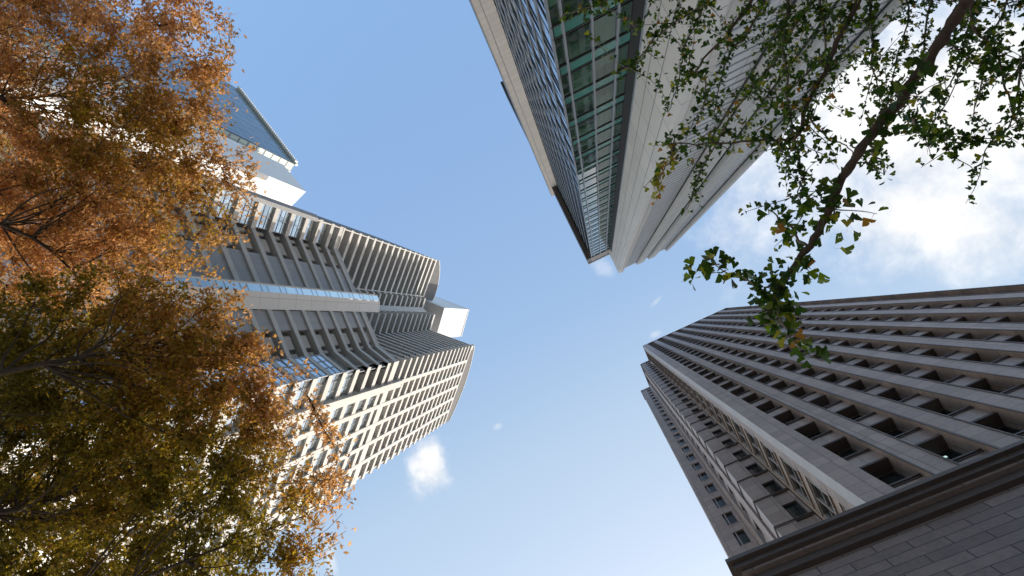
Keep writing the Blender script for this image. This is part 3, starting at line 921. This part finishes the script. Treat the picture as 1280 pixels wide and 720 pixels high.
def leaf_mesh(name, pos, size, rng, shape, faces, tint, mat, parent, droop=0.3, along=None):
    """one mesh of many leaves; shape = leaf outline in its own plane"""
    n = len(pos)
    nrm = rng.normal(size=(n, 3))
    nrm[:, 2] = np.abs(nrm[:, 2]) * 0.9 + droop
    nrm /= np.linalg.norm(nrm, axis=1)[:, None]
    ax = rng.normal(size=(n, 3)) if along is None else along + rng.normal(size=(n, 3)) * 0.5
    ax -= nrm * (ax * nrm).sum(1)[:, None]
    ax /= np.linalg.norm(ax, axis=1)[:, None] + 1e-9
    bx = np.cross(nrm, ax)
    S = np.array(shape)
    k = len(S)
    V = pos[:, None, :] + size[:, None, None] * (S[None, :, 0:1] * bx[:, None, :] + S[None, :, 1:2] * ax[:, None, :] + S[None, :, 2:3] * nrm[:, None, :])
    V = V.reshape(-1, 3)
    F = []
    me = bpy.data.meshes.new(name)
    me.vertices.add(len(V))
    me.vertices.foreach_set('co', V.astype(np.float32).ravel())
    fl = [len(f) for f in faces]
    flat = np.concatenate([np.array(f) for f in faces])
    loops = (flat[None, :] + (np.arange(n) * k)[:, None]).ravel()
    starts1 = np.concatenate([[0], np.cumsum(fl)[:-1]])
    starts = (starts1[None, :] + (np.arange(n) * len(flat))[:, None]).ravel()
    me.loops.add(len(loops))
    me.loops.foreach_set('vertex_index', loops.astype(np.int32))
    me.polygons.add(len(starts))
    me.polygons.foreach_set('loop_start', starts.astype(np.int32))
    me.update(calc_edges=True)
    ca = me.color_attributes.new('leaf_tint', 'FLOAT_COLOR', 'POINT')
    c = np.ones((n, k, 4), dtype=np.float32)
    c[:, :, :3] = tint[:, None, :]
    ca.data.foreach_set('color', c.ravel())
    me.materials.append(mat)
    o = bpy.data.objects.new(name, me)
    COL.objects.link(o)
    if parent:
        o.parent = parent
        o.matrix_parent_inverse = Matrix.Translation(-Vector(parent.location))
    return o


def mat_leaf(name, trans=0.45, gloss=0.35, tcol=(1.2, 1.12, 0.75)):
    m = bpy.data.materials.new(name)
    m.use_nodes = True
    t = m.node_tree
    for q in list(t.nodes):
        t.nodes.remove(q)
    at = N(t, 'ShaderNodeAttribute', attribute_name='leaf_tint')
    pb = N(t, 'ShaderNodeBsdfPrincipled', i_Roughness=gloss)
    pb.inputs['Specular IOR Level'].default_value = 0.35
    L(t, at.outputs['Color'], pb.inputs['Base Color'])
    tr = N(t, 'ShaderNodeBsdfTranslucent')
    mu = N(t, 'ShaderNodeMix', data_type='RGBA', blend_type='MULTIPLY')
    mu.inputs['Factor'].default_value = 1.0
    L(t, at.outputs['Color'], mu.inputs[6])
    mu.inputs[7].default_value = (*tcol, 1)
    L(t, mu.outputs[2], tr.inputs['Color'])
    ms = N(t, 'ShaderNodeMixShader')
    ms.inputs[0].default_value = trans
    L(t, pb.outputs[0], ms.inputs[1])
    L(t, tr.outputs[0], ms.inputs[2])
    out = N(t, 'ShaderNodeOutputMaterial')
    L(t, ms.outputs[0], out.inputs[0])
    return m


M['bark'] = mat_plain('grey_brown_bark', (0.085, 0.066, 0.052), 0.9, var=0.3, scale=9, spec=0.15)
M['bark_g'] = mat_plain('ridged_brown_bark', (0.115, 0.082, 0.065), 0.9, var=0.35, scale=14, spec=0.15)
M['bark_p'] = mat_plain('pale_twig_bark', (0.21, 0.18, 0.15), 0.9, var=0.3, scale=14, spec=0.15)
M['leaf_autumn'] = mat_leaf('autumn_leaf', 0.5, 0.5)
M['leaf_ginkgo'] = mat_leaf('ginkgo_leaf', 0.5, 0.45, (1.1, 1.4, 0.5))

STAR = [(0, 0, 0), (-0.25, 0.42, 0.05), (0, 1.0, -0.12), (0.25, 0.42, 0.05),
        (0.45, 0.08, 0.0), (0.82, 0.52, -0.1), (0.28, 0.50, 0.03), (-0.45, 0.08, 0.0), (-0.82, 0.52, -0.1), (-0.28, 0.50, 0.03)]
STAR_F = [(0, 3, 2, 1), (0, 4, 5, 6), (0, 9, 8, 7)]
FAN = [(0, 0, 0), (-0.30, 0.45, 0.03), (-0.60, 0.80, 0.10), (-0.30, 0.98, 0.02), (-0.06, 0.90, -0.02), (0.0, 0.70, -0.03), (0.07, 0.92, -0.02), (0.33, 0.97, 0.03), (0.62, 0.74, 0.10), (0.34, 0.40, 0.03),
       (0.012, -0.45, 0.05), (-0.012, -0.45, 0.05)]
FAN_F = [(0, 5, 4, 3, 2, 1), (0, 9, 8, 7, 6, 5), (0, 11, 10)]


def curve(p, q, sag, n, rng):
    p, q = np.array(p, float), np.array(q, float)
    ln = np.linalg.norm(q - p)
    out = []
    w1, w2 = rng.normal(size=3) * ln * 0.06, rng.normal(size=3) * ln * 0.03
    for i in range(n + 1):
        t = i / n
        x = p + (q - p) * t
        x[2] += sag * ln * math.sin(math.pi * t)
        x += w1 * math.sin(math.pi * t) + w2 * math.sin(2 * math.pi * t)
        out.append(x)
    return out


def autumn_tree(name, label, loc, height, lobes, nleaf, seed, palette, fork=3.2, ntip=(11, 240, 4200), lsize=0.048):
    rng = np.random.default_rng(seed)
    T = thing(name, label, 'tree', (loc[0], loc[1], 0), 'autumn trees on the left')
    base = np.array([loc[0], loc[1], 0.0])

    def sample(n, lo, hi, up=False):
        out = []
        w = np.array([l[3] * l[4] * l[5] for l in lobes])
        w = w / w.sum()
        while len(out) < n:
            l = lobes[rng.choice(len(lobes), p=w)]
            d = rng.normal(size=3)
            d /= np.linalg.norm(d)
            if up and d[2] < 0:
                d[2] *= 0.35
            r = rng.uniform(lo ** 3, hi ** 3) ** (1 / 3)
            out.append(np.array(l[:3]) + d * r * np.array(l[3:6]))
        return out
    wood = MB()
    nodes = []                       # (point, radius, distance along the wood)
    r0 = 0.17
    trunk = curve(base, base + np.array([0.15, 0.1, fork]), 0.0, 6, rng)
    tube(wood, trunk, [r0 * 1.25] + [r0 * (1 - 0.04 * i) for i in range(6)], 12)
    limb_mb = []
    tips = sample(ntip[0] * 3, 0.75, 0.98)
    # keep tips spread apart
    keep = [tips[0]]
    while len(keep) < ntip[0]:
        c = max(tips, key=lambda q: min(np.linalg.norm(q - k) for k in keep))
        keep.append(c)
    for tip in keep:
        c = curve(trunk[-1 - rng.integers(0, 2)], tip, 0.10 if tip[2] > 7 else -0.02, 16, rng)
        ra = rng.uniform(0.075, 0.105)
        rad = [ra * (1 - 0.86 * (i / 16) ** 0.8) for i in range(17)]
        mb = MB()
        tube(mb, c, rad, 8)
        limb_mb.append(mb)
        li = len(limb_mb) - 1
        for i in range(3, 17):
            nodes.append((c[i], rad[i], li))
    P1 = np.array([q[0] for q in nodes])
    R1 = np.array([q[1] for q in nodes])
    tc_ = trunk[-1]
    for tip in sample(ntip[1], 0.45, 0.97, True):
        d = np.linalg.norm(P1 - tip, axis=1) + 0.8 * np.maximum(0, np.linalg.norm(P1 - tc_, axis=1) - np.linalg.norm(tip - tc_) + 1.2)
        i = int(np.argmin(d))
        c = curve(P1[i], tip, 0.05, 8, rng)
        ra = min(R1[i] * 0.6, 0.028)
        rad = [ra * (1 - 0.75 * k / 8) for k in range(9)]
        li = nodes[i][2]
        tube(limb_mb[li], c, rad, 5)
        for k in range(1, 9):
            nodes.append((c[k], rad[k], li))
    P2 = np.array([q[0] for q in nodes])
    lp, la, lc = [], [], []
    per = nleaf // ntip[2]
    for tip in sample(ntip[2], 0.35, 1.0, True):
        d = np.linalg.norm(P2 - tip, axis=1) + 0.5 * np.maximum(0, np.linalg.norm(P2 - tc_, axis=1) - np.linalg.norm(tip - tc_) + 0.5)
        i = int(np.argmin(d))
        a = P2[i]
        ln = np.linalg.norm(tip - a)
        if ln > 1.5:
            tip = a + (tip - a) / ln * 1.5
        c = curve(a, tip, -0.03, 4, rng)
        tube(limb_mb[nodes[i][2]], c, [0.0065, 0.0055, 0.0045, 0.004, 0.003], 3)
        c = np.array(c)
        m = int(per * rng.uniform(0.6, 1.4))
        t = 4 * rng.uniform(0.12, 1.0, size=m) ** 0.8
        j = np.minimum(t.astype(int), 3)
        f = (t - j)[:, None]
        p = c[j] * (1 - f) + c[j + 1] * f
        spread = 0.055 + 0.035 * rng.random((m, 1))
        p = p + rng.normal(size=(m, 3)) * spread
        lp.append(p)
        dirv = (c[-1] - c[0]) / (np.linalg.norm(c[-1] - c[0]) + 1e-6)
        la.append(np.repeat(dirv[None, :], m, 0) + np.array([0, 0, -0.4]))
        lc.append(np.full(m, rng.random()))
    lp, la, lc = np.concatenate(lp), np.concatenate(la), np.concatenate(lc)
    nn = len(lp)
    pal = np.array(palette['cols'])
    # colour drifts through the crown in patches, with some leaf to leaf change
    fld = np.array([noise.noise(Vector(q * 0.42 + 11.0 + seed)) for q in lp]) * 0.75
    drift = palette['drift'](lp) + fld + (lc - 0.5) * 0.35 + rng.normal(size=nn) * 0.16
    x = np.clip(drift, 0, 1) * (len(pal) - 1)
    i = np.minimum(x.astype(int), len(pal) - 2)
    f = (x - i)[:, None]
    tint = pal[i] * (1 - f) + pal[i + 1] * f
    tint = tint * rng.uniform(0.7, 1.35, size=(nn, 1))
    wood.obj('trunk', M['bark'], T, smooth=True, zoff=0, fix=False)
    for mb in limb_mb:
        mb.obj('limb', M['bark'], T, smooth=True, zoff=0, fix=False)
    leaf_mesh('crown', lp, lsize * rng.uniform(0.7, 1.3, size=nn), rng, STAR, STAR_F, tint.astype(np.float32), M['leaf_autumn'], T, 0.25, la)
    return T


PAL = [(0.16, 0.14, 0.016), (0.38, 0.28, 0.028), (0.33, 0.19, 0.040), (0.52, 0.28, 0.095), (0.64, 0.38, 0.20)]
autumn_tree('maple_tree', 'copper orange autumn tree, the upper of the two on the left', (-11.2, -8.6), 14,
            [(-8.3, -7.4, 10.6, 4.9, 4.1, 2.17), (-6.2, -7.2, 10.2, 2.6, 3.0, 1.5), (-7.6, -5.6, 10.6, 2.6, 1.7, 1.27), (-6.2, -4.9, 10.6, 2.3, 1.8, 1.2), (-11.5, -9.0, 10.8, 4.0, 4.2, 2.25)],
            150000, 3, {'cols': PAL, 'drift': lambda p: 0.80 + 0.05 * (p[:, 0] + 8.0) - 0.0 * p[:, 1]}, fork=3.6)
autumn_tree('maple_tree', 'olive green and rust autumn tree, the lower and darker of the two on the left', (-11.0, -1.6), 12,
            [(-8.2, -1.5, 9.4, 3.6, 2.9, 1.72), (-6.3, -0.2, 9.6, 2.4, 2.5, 1.27), (-6.6, -2.2, 9.6, 2.2, 1.2, 1.2), (-11.2, -1.8, 9.6, 3.2, 3.4, 1.95)],
            150000, 8, {'cols': PAL, 'drift': lambda p: 0.30 + 0.20 * np.clip(p[:, 0] + 6.4, -1, 3)}, fork=3.2)


# ------------------------------------------------------------------ ginkgo overhead
GINKGO = [
    ('limb', [(4.25,-1.47,4.60), (3.88,-1.23,4.80), (3.58,-1.04,5.00), (3.26,-0.81,5.05), (2.84,-0.56,5.10), (2.50,-0.38,5.15), (2.21,-0.18,5.20), (1.97,0.04,5.20), (1.74,0.20,5.20), (1.51,0.33,5.20), (1.32,0.48,5.20), (1.18,0.61,5.20)]),
    ('t1', [(1.51,0.33,5.20), (1.31,0.28,5.25), (1.19,0.09,5.30), (1.03,-0.11,5.30)]),
    ('t2', [(1.41,0.40,5.20), (1.34,0.61,5.10), (1.36,0.81,5.05), (1.40,1.03,5.00)]),
    ('t3', [(1.97,0.04,5.20), (2.07,0.00,5.15), (2.09,-0.00,5.10)]),
    ('t4', [(1.78,0.17,5.20), (1.77,-0.06,5.40), (1.74,-0.23,5.50), (1.65,-0.20,5.50)]),
    ('t5', [(2.48,-0.11,7.00), (2.60,-0.35,7.10), (2.73,-0.61,7.20), (2.84,-1.03,7.20), (3.04,-1.44,7.30), (3.30,-2.00,7.40), (3.66,-2.53,7.50), (4.07,-3.17,7.30)]),
    ('brA', [(3.28,-2.61,6.20), (2.77,-2.30,6.30), (2.42,-2.16,6.40), (2.04,-1.99,6.50), (1.82,-1.92,6.60)]),
    ('brB', [(4.12,-2.24,6.00), (3.55,-1.73,6.10), (3.15,-1.41,6.10), (2.84,-1.16,6.20), (2.58,-0.86,6.20), (2.38,-0.89,6.30), (1.86,-1.11,6.40), (1.44,-1.37,6.50)]),
    ('brBb', [(2.67,-0.95,6.20), (2.76,-0.71,6.30), (2.92,-0.46,6.40), (3.17,-0.12,6.50)]),
    ('brC', [(5.25,-3.13,8.00), (4.74,-2.22,8.00), (4.46,-1.67,8.00), (4.36,-1.30,8.10), (4.32,-0.97,8.10)]),
    ('brD', [(3.66,-3.23,7.20), (2.77,-2.91,7.30), (2.14,-2.91,7.50), (1.78,-2.77,7.60), (1.51,-2.73,7.70)]),
    ('brD2', [(3.02,-3.31,6.80), (2.28,-3.16,6.90), (1.85,-3.31,7.00), (1.42,-3.39,7.10), (1.10,-3.49,7.10)]),
    ('brE', [(5.12,-3.08,8.50), (4.52,-2.72,8.60), (4.10,-2.46,8.70), (3.64,-2.17,8.80), (2.97,-1.84,9.00), (2.32,-1.38,9.20), (1.84,-0.94,9.30)]),
    ('brF', [(4.42,-3.70,8.80), (4.06,-3.23,9.00), (3.62,-2.91,9.10), (3.25,-2.64,9.20), (2.84,-2.06,9.40)]),
    ('brG', [(3.37,-0.86,5.05), (3.55,-0.84,5.30), (3.80,-0.64,5.60), (4.06,-0.47,5.80)]),
    ('brG2', [(4.69,-1.54,6.00), (4.47,-1.22,6.20), (4.58,-0.91,6.40), (4.63,-0.62,6.50), (4.56,-0.17,6.60), (4.53,0.07,6.60)]),
    ('brH', [(6.43,-2.11,8.40), (6.01,-1.49,8.60), (5.67,-1.07,8.70), (5.43,-0.78,8.80), (5.22,-0.51,8.90)]),
    ('brH2', [(6.31,-2.47,8.80), (5.82,-1.84,8.80), (5.61,-1.42,9.00), (5.12,-1.03,9.00), (4.62,-0.78,9.00)]),
    ('brH3', [(6.06,-2.89,9.00), (5.77,-2.10,9.20), (5.47,-1.56,9.40), (5.00,-0.90,9.50)]),
    ('brI', [(6.71,-1.79,8.00), (6.22,-1.44,8.10), (5.91,-1.02,8.30), (5.65,-0.62,8.40), (5.41,-0.31,8.50)]),
    ('brJ', [(1.49,-1.33,6.50), (1.35,-1.17,6.50), (1.19,-1.03,6.50), (1.06,-0.89,6.50)]),
    ('brK', [(2.87,-0.39,5.10), (3.43,-0.26,6.00), (3.89,-0.10,6.40), (4.29,-0.01,6.60), (4.53,0.16,6.70)]),
    ('brL', [(2.04,-1.99,6.50), (2.05,-1.78,6.60), (1.85,-1.52,6.70), (1.61,-1.40,6.70)]),
    ('brM', [(3.53,-3.68,8.40), (3.13,-3.31,8.50), (2.78,-3.04,8.60), (2.51,-2.71,8.70), (2.13,-2.29,8.80)]),
    ('brN', [(4.42,-2.85,7.60), (4.12,-2.27,7.70), (3.99,-1.83,7.80), (3.52,-1.66,7.90), (3.13,-1.68,8.00), (2.92,-1.86,8.10)]),
    ('brO', [(2.51,-0.37,5.15), (2.71,-0.22,5.50), (2.76,-0.11,5.60)]),
    ('brP', [(2.38,-0.89,6.30), (2.36,-0.72,6.40), (2.37,-0.56,6.50)]),
    ('brQ', [(4.78,-0.73,6.20), (4.63,-0.52,6.30), (4.46,-0.26,6.30), (4.25,-0.01,6.30)]),
]


def ginkgo():
    rng = np.random.default_rng(21)
    T = thing('ginkgo_tree', 'ginkgo with a bending bare limb and green fan leaves reaching over the street', 'tree', (7.9, -4.1, 0))
    lead = [(7.9, -4.1, 0), (7.85, -4.05, 1.5), (7.7, -4.0, 3.2), (7.75, -3.9, 5.0), (7.6, -3.9, 7.0), (7.7, -3.8, 9.0), (7.6, -3.8, 11.0)]
    tr = MB()
    tube(tr, lead, [0.24, 0.19, 0.17, 0.14, 0.10, 0.07, 0.03], 14)
    tr.obj('trunk', M['bark_g'], T, smooth=True, zoff=0, fix=False)
    lp, la, lsz, ltint = [], [], [], []

    def smooth(pts, n):
        P = [np.array(p, float) for p in pts]
        P = [2 * P[0] - P[1]] + P + [2 * P[-1] - P[-2]]
        out = []
        for i in range(1, len(P) - 2):
            for k in range(n):
                t = k / n
                a, b, c, d = P[i - 1:i + 3]
                out.append(0.5 * ((2 * b) + (-a + c) * t + (2 * a - 5 * b + 4 * c - d) * t * t + (-a + 3 * b - 3 * c + d) * t ** 3))
        out.append(P[-2])
        return out

    def spur(p, nl, size, spread, yellow=0.0):
        for _ in range(nl):
            d = rng.normal(size=3)
            d[2] -= 0.25
            d /= np.linalg.norm(d)
            lp.append(p + d * size * rng.uniform(0.4, 0.9) * spread)
            la.append(d)
            lsz.append(size * rng.uniform(0.6, 1.15))
            g = np.array([0.038, 0.070, 0.013]) * rng.uniform(0.6, 1.35)
            if rng.random() < 0.10 + yellow:
                g = np.array([0.33, 0.27, 0.03]) * rng.uniform(0.6, 1.2) if rng.random() < 0.8 else np.array([0.34, 0.14, 0.03])
            elif rng.random() < 0.25:
                g = np.array([0.13, 0.17, 0.02]) * rng.uniform(0.7, 1.2)
            ltint.append(g)

    for nm, pts in GINKGO:
        pts = [(x, y, z + EYE) for x, y, z in pts]
        main = nm == 'limb'
        thin = nm in ('t1', 't2', 't3', 't4', 'brJ', 'brP', 'brO', 'brBb', 'brL', 'brG', 'brK')
        if main:
            pts = [(7.75, -3.9, 4.9), (6.5, -2.9, 5.6)] + pts
        elif not thin:
            x, y, z = pts[0] if np.hypot(pts[0][0] - 7.7, pts[0][1] + 3.9) < np.hypot(pts[-1][0] - 7.7, pts[-1][1] + 3.9) else pts[-1]
            if (x, y, z) == tuple(pts[-1]):
                pts = pts[::-1]
            pts = [(7.7, -3.9, min(z - 0.3, 9.5)), (7.7 * 0.4 + x * 0.6, -3.9 * 0.4 + y * 0.6, z - 0.1)] + pts
        c = smooth(pts, 7)
        n = len(c)
        if not main:
            wob = np.cumsum(rng.normal(size=(n, 3)) * 0.012, axis=0)
            wob -= np.linspace(0, 1, n)[:, None] * wob[-1]
            c = [q + w for q, w in zip(c, wob)]
        r_a = 0.053 if main else (0.012 if thin else {'brA': 0.038, 'brB': 0.040, 'brE': 0.05, 'brD': 0.028, 'brF': 0.045, 'brG2': 0.028}.get(nm, 0.024))
        r_b = 0.017 if main else (0.003 if thin else 0.006)
        mb = MB()
        rad = [r_a + (r_b - r_a) * (i / (n - 1)) ** (1.35 if main else 0.9) for i in range(n)]
        if main:
            kink = rng.normal(size=(n, 3)) * 0.004
            c = [x + (kink[i] + kink[max(i - 1, 0)]) * (1 if i % 7 else 2.0) for i, x in enumerate(c)]
            rad = [r * (1 + 0.12 * math.sin(i * 1.9) + 0.05 * math.sin(i * 4.3)) for i, r in enumerate(rad)]
        tube(mb, c, rad, 12 if main else 6)
        twigs = mb
        bname, bmat = ('limb' if main else 'branch'), (M['bark_g'] if (main or nm in ('brA', 'brB', 'brG', 'brG2')) else M['bark_p'])
        cum = 0.0
        far = pts[-1][2] > 8.4
        step = 0.045
        size = 0.088 if (main or nm in ('t1', 't2', 't3', 't4')) else 0.064
        start = 0.0 if thin else (0.0)
        for i in range(1, n):
            seg = np.linalg.norm(c[i] - c[i - 1])
            cum += seg
            while cum > step:
                cum -= step
                p = c[i] + rng.normal(size=3) * 0.01
                t = i / n
                if main:
                    near_tip = t > 0.60
                    if t < 0.6 and rng.random() < 0.5:
                        continue
                    if rng.random() < (1.0 if t > 0.78 else 0.7 if near_tip else 0.10):
                        spur(p + rng.normal(size=3) * (0.07 if t > 0.75 else 0.09), rng.integers(3, 7) if t > 0.75 else rng.integers(2, 5), size, 1.0)
                    if rng.random() < (0.10 if t > 0.62 else 0.22):
                        side_twig(twigs, p, spur, rng, size, 0.45 if near_tip else 0.8)
                    continue
                if rng.random() < (0.95 if math.sin(i * 0.9 + len(nm) * 2 + pts[0][0] * 5) > -0.2 else 0.35):
                    spur(p, rng.integers(3, 7), size, 0.9, 0.9 if nm == 'brJ' else 0.0)
                if rng.random() < (0.04 if thin else 0.28):
                    side_twig(twigs, p, spur, rng, size, 0.75)
        mb.obj(bname, bmat, T, smooth=True, zoff=0, fix=False)
    leaf_mesh('leaves', np.array(lp), np.array(lsz), rng, FAN, FAN_F, np.array(ltint).astype(np.float32), M['leaf_ginkgo'], T, 0.2, np.array(la) * 1.5)


def side_twig(twigs, p, spur, rng, size, length):
    d = rng.normal(size=3)
    d[2] = d[2] * 0.5 - 0.05
    d /= np.linalg.norm(d)
    ln = length * rng.uniform(0.25, 1.0)
    q = p + d * ln
    c = curve(p, q, -0.08, 6, rng)
    tube(twigs, c, [0.006, 0.005, 0.005, 0.004, 0.004, 0.003, 0.002], 4)
    nl = int(ln / 0.06)
    for k in range(nl):
        t = (k + 0.5) / max(nl, 1) * 6
        j = min(int(t), 5)
        w = c[j] * (1 - (t - j)) + c[j + 1] * (t - j)
        spur(w, rng.integers(2, 4), size, 0.8)


ginkgo()
